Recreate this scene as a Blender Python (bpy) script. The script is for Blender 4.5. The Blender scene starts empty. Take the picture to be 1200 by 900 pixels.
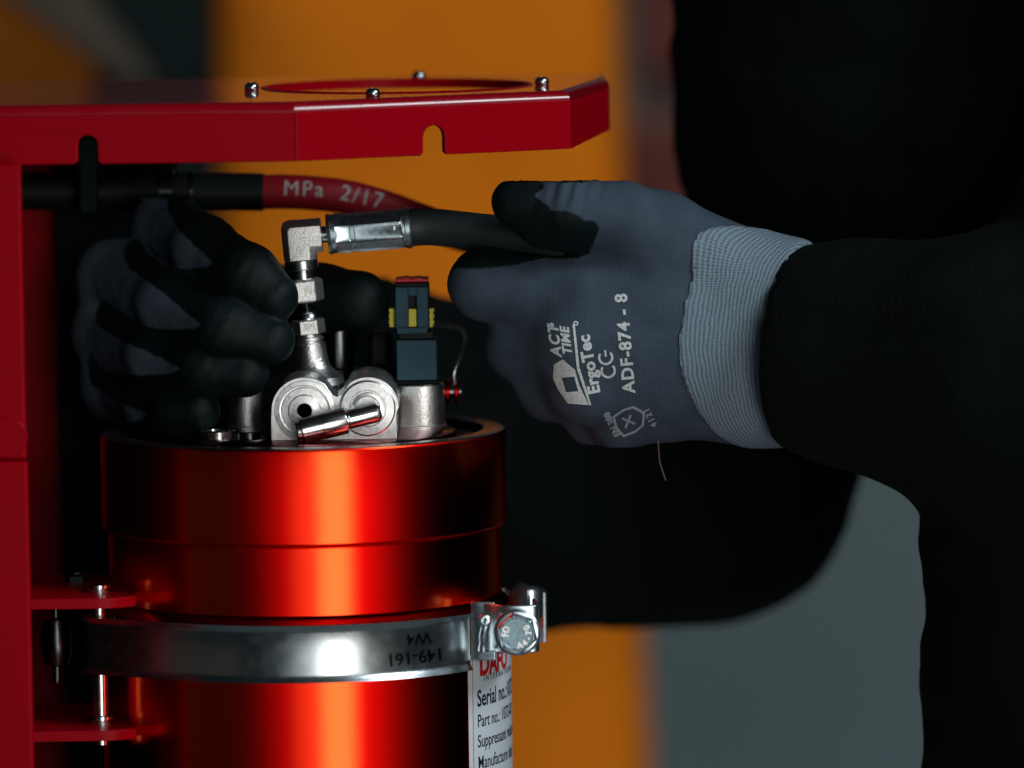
import bpy, bmesh, math
import numpy as np
from mathutils import Vector, Matrix
from mathutils.bvhtree import BVHTree
C = bpy.context.scene.collection
sc = bpy.context.scene
R = math.radians
U = 0.001                                   # everything below is written in millimetres

# ------------------------------------------------------------------ camera
DIST, PITCH, ROLL, LENS = 2800.0, R(5.24), R(0.8), 252.0
FPX = 1200 * LENS / 36
CAM = np.array([0, -DIST * math.cos(PITCH), DIST * math.sin(PITCH)])
FW = np.array([0, math.cos(PITCH), -math.sin(PITCH)])
UP0, RT0 = np.array([0, math.sin(PITCH), math.cos(PITCH)]), np.array([1.0, 0, 0])
UPV = UP0 * math.cos(ROLL) + RT0 * math.sin(ROLL)
RTV = RT0 * math.cos(ROLL) - UP0 * math.sin(ROLL)
def P(px, py, Y=0.0):
    """world point (mm) at depth Y that a measured photo position belongs to"""
    d = FW + RTV * (px - 600) / FPX + UPV * (450 - py) / FPX
    return CAM + d * (Y - CAM[1]) / d[1]
def PZ(px, py, z):
    d = FW + RTV * (px - 600) / FPX + UPV * (450 - py) / FPX
    return CAM + d * (z - CAM[2]) / d[2]
cd = bpy.data.cameras.new('camera'); co = bpy.data.objects.new('camera', cd); C.objects.link(co)
m3 = Matrix((RTV, UPV, -FW)).transposed()
co.matrix_world = Matrix.Translation(Vector(CAM * U)) @ m3.to_4x4()
cd.lens = LENS; cd.sensor_width = 36; cd.clip_start = 0.05; cd.clip_end = 60
cd.dof.use_dof = True; cd.dof.focus_distance = (DIST - 28) * U; cd.dof.aperture_fstop = 4.6
sc.camera = co
sc.view_settings.view_transform = 'Standard'; sc.view_settings.look = 'None'
sc.view_settings.exposure = 0; sc.view_settings.gamma = 1
sc.cycles.use_denoising = True
sc.cycles.max_bounces = 6
# ------------------------------------------------------------------ light
w = bpy.data.worlds.new('World'); sc.world = w; w.use_nodes = True
w.node_tree.nodes['Background'].inputs[0].default_value = (0.25, 0.62, 0.75, 1)
w.node_tree.nodes['Background'].inputs[1].default_value = 0.012
def area(name, az, el, dist, sx, sy, power, col, target=(-60, 0, 0)):
    l = bpy.data.lights.new(name, 'AREA'); l.shape = 'RECTANGLE'
    l.size = sx * U; l.size_y = sy * U; l.energy = power; l.color = col
    o = bpy.data.objects.new(name, l); C.objects.link(o)
    t = Vector(target)
    d = Vector((math.sin(R(az)) * math.cos(R(el)), -math.cos(R(az)) * math.cos(R(el)), math.sin(R(el))))
    o.location = (t + d * dist) * U
    o.rotation_euler = (-d).to_track_quat('-Z', 'Y').to_euler()
    return o
area('window_light', 18, 0, 2600, 820, 1700, 22.0, (1.0, 0.96, 0.90))
area('window_pane_light', 1.5, 0, 2650, 600, 1700, 1.6, (0.80, 0.94, 1.0))
area('side_window_light', 55, 36, 2200, 800, 600, 21, (0.86, 0.94, 1.0))
area('warm_reflection_lamp', -55, 0, 2300, 1700, 1300, 0.19, (1.0, 0.72, 0.52))  # added lamp, stands in for an unseen brownish surface mirrored in the band
area('hall_light', -5, 60, 2300, 2400, 500, 8.6, (1.0, 0.92, 0.80), target=(60, 1250, 100)).data.spread = R(52)

# ------------------------------------------------------------------ materials
def mat(name, col, rough=0.5, metal=0.0, bump=0.0, bscale=0.5, coat=0.0, coat_rough=0.05, var=0.0, vscale=8.0,
        aniso=0.0, rvar=0.0, spec=0.5, sheen=0.0, stretch=(1, 1, 1)):
    m = bpy.data.materials.new(name); m.use_nodes = True
    N = m.node_tree.nodes; L = m.node_tree.links; b = N['Principled BSDF']
    b.inputs['Base Color'].default_value = (*col, 1); b.inputs['Roughness'].default_value = rough
    b.inputs['Metallic'].default_value = metal; b.inputs['Coat Weight'].default_value = coat
    b.inputs['Coat Roughness'].default_value = coat_rough; b.inputs['Specular IOR Level'].default_value = spec
    b.inputs['Sheen Weight'].default_value = sheen
    tc = N.new('ShaderNodeTexCoord'); mp = N.new('ShaderNodeMapping'); L.new(tc.outputs['Object'], mp.inputs[0])
    mp.inputs['Scale'].default_value = tuple(1000 * s for s in stretch)          # texture space in mm
    def noise(sc_mm, det=4):
        n = N.new('ShaderNodeTexNoise'); n.inputs['Scale'].default_value = 1 / sc_mm; n.inputs['Detail'].default_value = det
        L.new(mp.outputs[0], n.inputs['Vector']); return n
    if var:
        n = noise(vscale); mx = N.new('ShaderNodeMix'); mx.data_type = 'RGBA'
        mx.inputs['A'].default_value = (*[c * (1 - var) for c in col], 1)
        mx.inputs['B'].default_value = (*[min(1, c * (1 + var)) for c in col], 1)
        L.new(n.outputs['Fac'], mx.inputs['Factor']); L.new(mx.outputs['Result'], b.inputs['Base Color'])
    if rvar:
        n = noise(vscale * .6); mr = N.new('ShaderNodeMapRange')
        mr.inputs['To Min'].default_value = rough - rvar; mr.inputs['To Max'].default_value = rough + rvar
        mr.inputs['From Min'].default_value = .3; mr.inputs['From Max'].default_value = .7
        L.new(n.outputs['Fac'], mr.inputs['Value']); L.new(mr.outputs['Result'], b.inputs['Roughness'])
    if bump:
        n = noise(bscale); bp = N.new('ShaderNodeBump'); bp.inputs['Strength'].default_value = 1
        bp.inputs['Distance'].default_value = bump * U
        L.new(n.outputs['Fac'], bp.inputs['Height']); L.new(bp.outputs[0], b.inputs['Normal'])
    if aniso:
        b.inputs['Anisotropic'].default_value = aniso; b.inputs['Anisotropic Rotation'].default_value = .25
        t = N.new('ShaderNodeTangent'); t.direction_type = 'RADIAL'; t.axis = 'Z'; L.new(t.outputs[0], b.inputs['Tangent'])
    return m
M = {}
M['red_paint'] = mat('red_powder_coat', (0.33, 0.000, 0.006), 0.36, bump=0.014, bscale=1.2, spec=.06, var=0.08, vscale=30)
M['red_gloss'] = mat('red_gloss_plate', (0.30, 0.000, 0.008), 0.30, bump=0.002, bscale=2.5, coat=0.9, coat_rough=0.06, spec=.4, rvar=0.05, vscale=20)
def anodised():
    """dyed anodised layer: a wide deep red sheen and a tight warm one over fine turning marks"""
    m = mat('red_anodised_aluminium', (0.86, 0.003, 0.002), 0.4, 1.0, bump=0.00025, bscale=1.0, aniso=0.15, stretch=(0.02, 0.02, 2.0))
    N, L = m.node_tree.nodes, m.node_tree.links; b = N['Principled BSDF']
    no = b.inputs['Normal'].links[0].from_socket; ta = b.inputs['Tangent'].links[0].from_socket
    def lobe(col, rough, an):
        g = N.new('ShaderNodeBsdfAnisotropic'); g.distribution = 'BECKMANN'; g.inputs['Color'].default_value = (*col, 1)
        g.inputs['Roughness'].default_value = rough; g.inputs['Anisotropy'].default_value = an
        L.new(no, g.inputs['Normal']); L.new(ta, g.inputs['Tangent']); return g
    a, c = lobe((0.92, 0.003, 0.003), .385, -.36), lobe((1.0, 0.18, 0.036), .20, -.1)
    mx = N.new('ShaderNodeMixShader'); mx.inputs[0].default_value = .28
    L.new(a.outputs[0], mx.inputs[1]); L.new(c.outputs[0], mx.inputs[2])
    L.new(mx.outputs[0], N['Material Output'].inputs['Surface']); N.remove(b); return m
M['anodised'] = anodised()
M['anod_top'] = mat('red_anodised_top', (0.22, 0.015, 0.012), 0.16, 1.0, bump=0.003, bscale=1.2)
M['rim'] = mat('grey_pink_rim_metal', (0.45, 0.36, 0.35), 0.22, 1.0, bump=0.002, bscale=2)  # rim ring in a paler grey-pink metal than the cap
M['steel'] = mat('stainless_steel', (0.60, 0.63, 0.64), 0.21, 1.0, bump=0.004, bscale=3, rvar=0.05, var=.1)
M['band'] = mat('band_steel', (0.52, 0.58, 0.60), 0.25, 1.0, bump=0.012, bscale=12, rvar=0.03, vscale=10)
M['bolt_blue'] = mat('stamped_bolt_face', (0.20, 0.29, 0.33), 0.34, 1.0, bump=0.06, bscale=.7, var=.4, vscale=1.0)
M['zinc'] = mat('zinc_plated_steel', (0.58, 0.69, 0.74), 0.32, 1.0, bump=0.012, bscale=.9, rvar=0.06, vscale=3, var=.2)
M['cast'] = mat('cast_metal', (0.70, 0.71, 0.70), 0.34, 1.0, bump=0.20, bscale=.75, rvar=0.06)
M['blasted'] = mat('sandblasted_steel', (0.80, 0.81, 0.80), 0.38, 1.0, bump=0.30, bscale=.5)
M['machined'] = mat('machined_aluminium', (0.92, 0.94, 0.94), 0.36, 1.0, bump=0.05, bscale=1.6, rvar=.10, var=.25, vscale=3)
M['stamp'] = mat('stamped_steel', (0.48, 0.49, 0.48), 0.42, 1.0, bump=0.2, bscale=.5)
M['dark_steel'] = mat('dark_steel', (0.10, 0.11, 0.115), 0.22, 1.0)
M['black'] = mat('black_plastic', (0.003, 0.005, 0.0055), 0.5, spec=.15)
M['rubber'] = mat('black_hose_rubber', (0.010, 0.018, 0.019), 0.55, bump=0.05, bscale=.6)
M['red_hose'] = mat('red_hose_rubber', (0.20, 0.004, 0.010), 0.5, spec=.2, bump=0.05, bscale=1)
M['hose_print'] = mat('white_hose_print', (0.34, 0.32, 0.33), 0.8, var=.5, vscale=1.5)
M['teal_plastic'] = mat('grey_blue_plastic', (0.022, 0.066, 0.096), 0.55, spec=.2, bump=0.03, bscale=.7, var=.15, vscale=2)
M['yellow'] = mat('yellow_plastic', (0.62, 0.55, 0.01), 0.45)
M['red_plastic'] = mat('red_plastic', (0.50, 0.006, 0.02), 0.4)
M['red_anod'] = mat('red_anodised_small', (0.75, 0.01, 0.01), 0.25, 1.0)
M['label'] = mat('white_label', (0.70, 0.79, 0.87), 0.4, coat=.3)
M['ink'] = mat('black_ink', (0.01, 0.012, 0.02), 0.5)
M['red_ink'] = mat('red_ink', (0.6, 0.01, 0.015), 0.5)
M['pink_line'] = mat('red_line_ink', (0.55, 0.16, 0.22), 0.5)
M['print'] = mat('pale_glove_print', (0.58, 0.66, 0.71), 0.8, var=.6, vscale=.9)
M['print_dim'] = mat('thin_glove_print', (0.30, 0.36, 0.42), 0.7, var=.3, vscale=1.5)
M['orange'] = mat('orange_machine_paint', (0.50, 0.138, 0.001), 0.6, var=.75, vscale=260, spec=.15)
M['orange_shaded'] = mat('shaded_orange_paint', (0.135, 0.042, 0.002), 0.7, var=.4, vscale=120, spec=.08)  # darker copy of the machine orange, shade put into the colour
M['wall'] = mat('grey_wall', (0.118, 0.176, 0.205), 0.8, var=.12, vscale=300)
M['floor'] = mat('grey_floor', (0.14, 0.17, 0.18), 0.7, var=.15, vscale=200)
M['mast'] = mat('black_paint_and_shade', (0.003, 0.008, 0.009), 0.6, spec=.08)  # machine black; also stands for shade on the bracket's inner panels
M['grey_arm'] = mat('grey_machine_paint', (0.040, 0.036, 0.030), 0.7, var=.5, vscale=60, spec=.15)
M['dull_red'] = mat('dull_red_paint', (0.085, 0.009, 0.006), 0.6)
M['brown_grey'] = mat('brown_grey_paint', (0.062, 0.052, 0.045), 0.7, var=.2, vscale=90)
M['thread'] = mat('brown_thread', (0.12, 0.08, 0.05), 0.8)

def fabric_mat():
    m = mat('black_jacket_fleece', (0.0012, 0.0036, 0.0041), 0.9, bump=0.8, bscale=1.6, var=.45, vscale=20, spec=.15)
    return m
M['jacket'] = fabric_mat()

def glove_mat():
    """grey knit with a black dipped coating; the vertex attribute 'coat' says where the dip reached"""
    m = bpy.data.materials.new('knit_glove_with_black_coating'); m.use_nodes = True
    N = m.node_tree.nodes; L = m.node_tree.links; b = N['Principled BSDF']
    at = N.new('ShaderNodeAttribute'); at.attribute_name = 'coat'
    tc = N.new('ShaderNodeTexCoord'); mp = N.new('ShaderNodeMapping'); mp.inputs['Scale'].default_value = (1000,) * 3
    L.new(tc.outputs['Object'], mp.inputs[0])
    def noise(s, det=3):
        n = N.new('ShaderNodeTexNoise'); n.inputs['Scale'].default_value = 1 / s; n.inputs['Detail'].default_value = det
        L.new(mp.outputs[0], n.inputs['Vector']); return n
    def math_(op, a, b_=None):
        n = N.new('ShaderNodeMath'); n.operation = op
        for i, v in enumerate((a, b_)):
            if v is None: continue
            if isinstance(v, (int, float)): n.inputs[i].default_value = v
            else: L.new(v, n.inputs[i])
        return n.outputs[0]
    edge = noise(2.4)
    s = math_('ADD', at.outputs['Fac'], math_('MULTIPLY', math_('SUBTRACT', edge.outputs['Fac'], .5), 1.8))   # mm
    mask = N.new('ShaderNodeMapRange'); mask.inputs['From Min'].default_value = -.45; mask.inputs['From Max'].default_value = .45
    L.new(s, mask.inputs['Value']); mask = mask.outputs['Result']
    # knit: fine stitches
    wv = N.new('ShaderNodeTexWave'); wv.bands_direction = 'Z'; wv.inputs['Scale'].default_value = 0.42
    wv.inputs['Distortion'].default_value = 1.2; wv.inputs['Detail Scale'].default_value = 1.5; L.new(mp.outputs[0], wv.inputs['Vector'])
    wx = N.new('ShaderNodeTexWave'); wx.bands_direction = 'X'; wx.inputs['Scale'].default_value = 0.36
    wx.inputs['Distortion'].default_value = 1.0; L.new(mp.outputs[0], wx.inputs['Vector'])
    knit = math_('MULTIPLY', wv.outputs['Fac'], wx.outputs['Fac'])
    big = noise(9)
    c = N.new('ShaderNodeMix'); c.data_type = 'RGBA'; L.new(math_('ADD', math_('MULTIPLY', knit, .35), math_('MULTIPLY', big.outputs['Fac'], .65)), c.inputs['Factor'])
    c.inputs['A'].default_value = (0.032, 0.050, 0.073, 1); c.inputs['B'].default_value = (0.078, 0.110, 0.150, 1)
    k = N.new('ShaderNodeMix'); k.data_type = 'RGBA'; L.new(mask, k.inputs['Factor']); L.new(c.outputs['Result'], k.inputs['A'])
    nb = noise(14); kb = N.new('ShaderNodeMix'); kb.data_type = 'RGBA'; L.new(nb.outputs['Fac'], kb.inputs['Factor'])
    kb.inputs['A'].default_value = (0.0015, 0.0055, 0.006, 1); kb.inputs['B'].default_value = (0.0045, 0.011, 0.012, 1)
    d1, d2 = noise(.55, 2), noise(9, 2)                                  # dusty scuffs on the coating
    sp_ = N.new('ShaderNodeMapRange'); sp_.inputs['From Min'].default_value = .60; sp_.inputs['From Max'].default_value = .72; sp_.inputs['To Max'].default_value = .5; L.new(d1.outputs['Fac'], sp_.inputs['Value'])
    sq_ = N.new('ShaderNodeMapRange'); sq_.inputs['From Min'].default_value = .58; sq_.inputs['From Max'].default_value = .70; L.new(d2.outputs['Fac'], sq_.inputs['Value'])
    kd = N.new('ShaderNodeMix'); kd.data_type = 'RGBA'; L.new(math_('MULTIPLY', sp_.outputs['Result'], sq_.outputs['Result']), kd.inputs['Factor'])
    L.new(kb.outputs['Result'], kd.inputs['A']); kd.inputs['B'].default_value = (0.075, 0.085, 0.085, 1); L.new(kd.outputs['Result'], k.inputs['B']); L.new(k.outputs['Result'], b.inputs['Base Color'])
    r = N.new('ShaderNodeMapRange'); r.inputs['To Min'].default_value = .9; r.inputs['To Max'].default_value = .56
    L.new(mask, r.inputs['Value']); L.new(r.outputs['Result'], b.inputs['Roughness'])
    b.inputs['Specular IOR Level'].default_value = .17
    foam = noise(.8, 2); crease = noise(11, 3)
    h = math_('ADD', math_('MULTIPLY', knit, math_('SUBTRACT', .14, math_('MULTIPLY', mask, .14))),
              math_('ADD', math_('MULTIPLY', foam.outputs['Fac'], .10), math_('ADD', math_('MULTIPLY', crease.outputs['Fac'], 1.0), math_('MULTIPLY', mask, .35))))
    bp = N.new('ShaderNodeBump'); bp.inputs['Distance'].default_value = U; bp.inputs['Strength'].default_value = .8
    L.new(h, bp.inputs['Height']); L.new(bp.outputs[0], b.inputs['Normal'])
    return m
M['glove'] = glove_mat()
def cuff_mat():
    m = bpy.data.materials.new('ribbed_cuff_knit'); m.use_nodes = True
    N = m.node_tree.nodes; L = m.node_tree.links; b = N['Principled BSDF']
    def att(n):
        a = N.new('ShaderNodeAttribute'); a.attribute_name = n; return a.outputs['Fac']
    def math_(op, a, b_=None):
        n = N.new('ShaderNodeMath'); n.operation = op
        for i, v in enumerate((a, b_)):
            if v is None: continue
            if isinstance(v, (int, float)): n.inputs[i].default_value = v
            else: L.new(v, n.inputs[i])
        return n.outputs[0]
    tc = N.new('ShaderNodeTexCoord'); mp = N.new('ShaderNodeMapping'); mp.inputs['Scale'].default_value = (1000,) * 3
    L.new(tc.outputs['Object'], mp.inputs[0])
    nz = N.new('ShaderNodeTexNoise'); nz.inputs['Scale'].default_value = .12; L.new(mp.outputs[0], nz.inputs['Vector'])
    nf = N.new('ShaderNodeTexNoise'); nf.inputs['Scale'].default_value = 1.1; L.new(mp.outputs[0], nf.inputs['Vector'])
    u = math_('ADD', att('along'), math_('MULTIPLY', nz.outputs['Fac'], 2.0))
    ru = math_('SINE', math_('MULTIPLY', u, 2 * math.pi / 1.3))
    rv = math_('SINE', math_('ADD', math_('MULTIPLY', att('around'), 2 * math.pi / 0.8), math_('MULTIPLY', ru, .7)))
    f = math_('ADD', math_('MULTIPLY', math_('ADD', math_('MULTIPLY', ru, .62), math_('MULTIPLY', rv, .38)), .5), .5)
    f = math_('ADD', math_('MULTIPLY', f, .6), math_('MULTIPLY', nf.outputs['Fac'], .45))
    c = N.new('ShaderNodeMix'); c.data_type = 'RGBA'; L.new(f, c.inputs['Factor'])
    c.inputs['A'].default_value = (0.040, 0.066, 0.088, 1); c.inputs['B'].default_value = (0.280, 0.385, 0.470, 1)
    L.new(c.outputs['Result'], b.inputs['Base Color']); b.inputs['Roughness'].default_value = .9
    b.inputs['Specular IOR Level'].default_value = .2
    bp = N.new('ShaderNodeBump'); bp.inputs['Distance'].default_value = .35 * U; L.new(f, bp.inputs['Height']); L.new(bp.outputs[0], b.inputs['Normal'])
    return m
M['cuff'] = cuff_mat()

# ------------------------------------------------------------------ object helpers
def origin(o):
    v = Vector((0, 0, 0))
    while o is not None:
        v = v + o.location; o = o.parent
    return v
def tag(o, label=None, cat=None, group=None, kind=None):
    for k, v in (('label', label), ('category', cat), ('group', group), ('kind', kind)):
        if v: o[k] = v
    return o
def thing(name, label, cat, loc, group=None):
    o = bpy.data.objects.new(name, None); o.empty_display_size = .02; C.objects.link(o)
    o.location = Vector(loc) * U
    return tag(o, label, cat, group)
class MB:
    """collects geometry in world millimetres"""
    def __init__(s): s.v, s.f = [], []
    def add(s, vs, fs):
        k = len(s.v); s.v += [tuple(map(float, p)) for p in vs]; s.f += [tuple(i + k for i in f) for f in fs]; return s
    def rings(s, rings, closed=True, caps=True):
        n = len(rings[0]); vs = [p for r in rings for p in r]; fs = []
        for i in range(len(rings) - 1):
            for j in range(n if closed else n - 1):
                a, b = i * n + j, i * n + (j + 1) % n
                fs.append((a, b, b + n, a + n))
        if caps and closed:
            fs.append(tuple(range(n))[::-1]); fs.append(tuple(range((len(rings) - 1) * n, len(rings) * n)))
        return s.add(vs, fs)
    def lathe(s, o, ax, prof, n=48, flat=None, rot=0.0, caps=True):
        """prof: (s, r) pairs along ax; flat n-gon when n is small"""
        o = np.array(o, float); ax = np.array(ax, float); ax /= np.linalg.norm(ax)
        t = np.array([0, 1.0, 0]) if abs(ax[1]) < .9 else np.array([1.0, 0, 0])
        e1 = np.cross(t, ax); e1 /= np.linalg.norm(e1); e2 = np.cross(ax, e1)
        rs = []
        for (q, r) in prof:
            rs.append([o + ax * q + (e1 * math.cos(a) + e2 * math.sin(a)) * r for a in [rot + 2 * math.pi * k / n for k in range(n)]])
        return s.rings(rs, True, caps)
    def tube(s, pts, rad, n=24, caps=True):
        pts = [np.array(p, float) for p in pts]; rs = []
        rad = [rad] * len(pts) if isinstance(rad, (int, float)) else rad
        ref = np.array([0, 0, 1.0]); e1 = None
        for i, p in enumerate(pts):
            d = pts[min(i + 1, len(pts) - 1)] - pts[max(i - 1, 0)]; d /= np.linalg.norm(d)
            if e1 is None:
                e1 = np.cross(ref, d)
                if np.linalg.norm(e1) < .1: e1 = np.cross((0, 1, 0), d)
            e1 = e1 - d * np.dot(e1, d); e1 /= np.linalg.norm(e1); e2 = np.cross(d, e1)
            rs.append([p + (e1 * math.cos(a) + e2 * math.sin(a)) * rad[i] for a in [2 * math.pi * k / n for k in range(n)]])
        return s.rings(rs, True, caps)
    def box(s, lo, hi):
        x0, y0, z0 = lo; x1, y1, z1 = hi
        return s.add([(x0, y0, z0), (x1, y0, z0), (x1, y1, z0), (x0, y1, z0), (x0, y0, z1), (x1, y0, z1), (x1, y1, z1), (x0, y1, z1)],
                     [(0, 3, 2, 1), (4, 5, 6, 7), (0, 1, 5, 4), (1, 2, 6, 5), (2, 3, 7, 6), (3, 0, 4, 7)])
    def prism(s, pts2, frame, d0, d1):
        """pts2 polygon in the (a, b) plane of frame=(o, a, b); extruded along a x b"""
        o, a, b = [np.array(k, float) for k in frame]; c = np.cross(a, b); n = len(pts2)
        lo = [o + a * x + b * y + c * d0 for x, y in pts2]; hi = [o + a * x + b * y + c * d1 for x, y in pts2]
        return s.add(lo + hi, [tuple(range(n))[::-1], tuple(range(n, 2 * n))] + [(i, (i + 1) % n, n + (i + 1) % n, n + i) for i in range(n)])
    def build(s, name, material, parent=None, smooth=35, bevel=0, seg=2, fix=True):
        me = bpy.data.meshes.new(name)
        off = origin(parent) if parent else Vector((0, 0, 0))
        me.from_pydata([Vector(p) * U - off for p in s.v], [], s.f)
        if fix:
            bm = bmesh.new(); bm.from_mesh(me); bmesh.ops.recalc_face_normals(bm, faces=bm.faces); bm.to_mesh(me); bm.free()
        return finish(me, name, material, parent, smooth, bevel, seg)
def finish(me, name, material, parent, smooth=35, bevel=0, seg=2):
    if smooth:
        me.polygons.foreach_set('use_smooth', [True] * len(me.polygons))
        me.set_sharp_from_angle(angle=R(smooth))
    me.materials.append(M[material] if isinstance(material, str) else material)
    o = bpy.data.objects.new(name, me); C.objects.link(o)
    if parent: o.parent = parent
    if bevel:
        b = o.modifiers.new('bevel', 'BEVEL'); b.width = bevel * U; b.segments = seg; b.limit_method = 'ANGLE'; b.angle_limit = R(35)
        b.harden_normals = True
    return o
def flat_shape(loops, thick):
    """2-D outlines (first the outer, then holes) -> (verts, faces) of a plate from z=-thick to 0, in mm"""
    cu = bpy.data.curves.new('tmp', 'CURVE'); cu.dimensions = '2D'; cu.fill_mode = 'BOTH'; cu.extrude = thick / 2
    for lp in loops:
        sp = cu.splines.new('POLY'); sp.points.add(len(lp) - 1); sp.use_cyclic_u = True
        for p, (x, y) in zip(sp.points, lp): p.co = (x, y, 0, 1)
    o = bpy.data.objects.new('tmp', cu); C.objects.link(o)
    me = o.to_mesh(); vs = [(v.co.x, v.co.y, v.co.z - thick / 2) for v in me.vertices]; fs = [tuple(p.vertices) for p in me.polygons]
    o.to_mesh_clear(); bpy.data.objects.remove(o); bpy.data.curves.remove(cu)
    return vs, fs
def weld(o, dist=0.01):
    bm = bmesh.new(); bm.from_mesh(o.data); bmesh.ops.remove_doubles(bm, verts=bm.verts, dist=dist * U); bmesh.ops.recalc_face_normals(bm, faces=bm.faces); bm.to_mesh(o.data); bm.free(); return o
def arc(cx, cy, r, a0, a1, n=16):
    return [(cx + r * math.cos(R(a0 + (a1 - a0) * k / n)), cy + r * math.sin(R(a0 + (a1 - a0) * k / n))) for k in range(n + 1)]
def bez(pts, n=8):
    """Catmull-Rom through pts"""
    p = [np.array(q, float) for q in pts]; p = [2 * p[0] - p[1]] + p + [2 * p[-1] - p[-2]]; out = []
    for i in range(1, len(p) - 2):
        for k in range(n):
            t = k / n
            out.append(.5 * (2 * p[i] + (p[i + 1] - p[i - 1]) * t + (2 * p[i - 1] - 5 * p[i] + 4 * p[i + 1] - p[i + 2]) * t * t + (3 * p[i] - p[i - 1] - 3 * p[i + 1] + p[i + 2]) * t ** 3))
    return out + [p[-2]]
# ---- lettering: flat print laid on a surface
def text_mesh(txt, size, bold=0.0, shear=0.0, align='CENTER', step=1.6, space=1.0):
    cu = bpy.data.curves.new('tmp', 'FONT'); cu.body = txt; cu.size = size; cu.offset = bold; cu.shear = shear; cu.align_x = align; cu.align_y = 'CENTER'
    cu.space_character = space; cu.resolution_u = 4
    o = bpy.data.objects.new('tmp', cu); C.objects.link(o); bpy.context.view_layer.update()
    me = o.to_mesh(); bm = bmesh.new(); bm.from_mesh(me); o.to_mesh_clear(); bpy.data.objects.remove(o); bpy.data.curves.remove(cu)
    return cut_bm(bm, step)
def poly_mesh(loops, step=1.6):
    vs, fs = flat_shape(loops, 0)
    bm = bmesh.new(); V = [bm.verts.new(v) for v in vs]
    for f in fs:
        try: bm.faces.new([V[i] for i in f])
        except ValueError: pass
    bmesh.ops.remove_doubles(bm, verts=bm.verts, dist=1e-4)
    return cut_bm(bm, step)
def cut_bm(bm, step):
    if bm.verts:
        for ax in (0, 1):
            lo = min(v.co[ax] for v in bm.verts); hi = max(v.co[ax] for v in bm.verts)
            k = lo + step
            no = [0, 0, 0]; no[ax] = 1
            while k < hi:
                c = [0, 0, 0]; c[ax] = k
                bmesh.ops.bisect_plane(bm, geom=bm.verts[:] + bm.edges[:] + bm.faces[:], plane_co=c, plane_no=no); k += step
    bm.verts.index_update()
    vs = [tuple(v.co) for v in bm.verts]; fs = [tuple(v.index for v in f.verts) for f in bm.faces]; bm.free(); return vs, fs
def bvh_of(o):
    dg = bpy.context.evaluated_depsgraph_get(); bpy.context.view_layer.update()
    e = o.evaluated_get(dg); me = e.to_mesh(); off = origin(o)
    b = BVHTree.FromPolygons([(v.co + off) / U for v in me.vertices], [tuple(p.vertices) for p in me.polygons]); e.to_mesh_clear(); return b
def lay(mb, shape, px, py, rot, bvh, Y=0, lift=.18):
    """lay a flat shape (mm) on a surface seen from the front, centred on a measured position"""
    vs, fs = shape; c = P(px, py, Y); cr, sr = math.cos(R(rot)), math.sin(R(rot)); out = []
    d = Vector(FW)
    for x, y, _ in vs:
        q = Vector(c + RTV * (x * cr - y * sr) + UPV * (x * sr + y * cr))
        hit, no, _, _ = bvh.ray_cast(q - d * 400, d)
        if hit is None: hit, no = q, -d
        if no.dot(d) > 0: no = -no
        out.append(tuple(hit + no * lift))
    mb.add(out, fs); return mb

# ------------------------------------------------------------------ implicit surfaces (hands, clothing)
def seg(p, a, b, ra, rb):
    a, b = np.asarray(a, float), np.asarray(b, float); ba = b - a
    h = np.clip((p - a) @ ba / (ba @ ba), 0, 1)
    return np.linalg.norm(p - a - h[:, None] * ba, axis=1) - (ra + (rb - ra) * h)
def smin(a, b, k):
    h = np.maximum(k - np.abs(a - b), 0) / k
    return np.minimum(a, b) - h * h * k * .25
def smax(a, b, k): return -smin(-a, -b, k)
_rng = np.random.RandomState(7); _lat = _rng.rand(32, 32, 32)
def vnoise(p, s):
    q = p / s; i = np.floor(q).astype(int); f = q - i; f = f * f * (3 - 2 * f); i %= 32; j = (i + 1) % 32
    x0, y0, z0 = i.T; x1, y1, z1 = j.T; a, b, c = f.T
    l = _lat
    return (((l[x0, y0, z0] * (1 - a) + l[x1, y0, z0] * a) * (1 - b) + (l[x0, y1, z0] * (1 - a) + l[x1, y1, z0] * a) * b) * (1 - c) +
            ((l[x0, y0, z1] * (1 - a) + l[x1, y0, z1] * a) * (1 - b) + (l[x0, y1, z1] * (1 - a) + l[x1, y1, z1] * a) * b) * c) - .5
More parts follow.
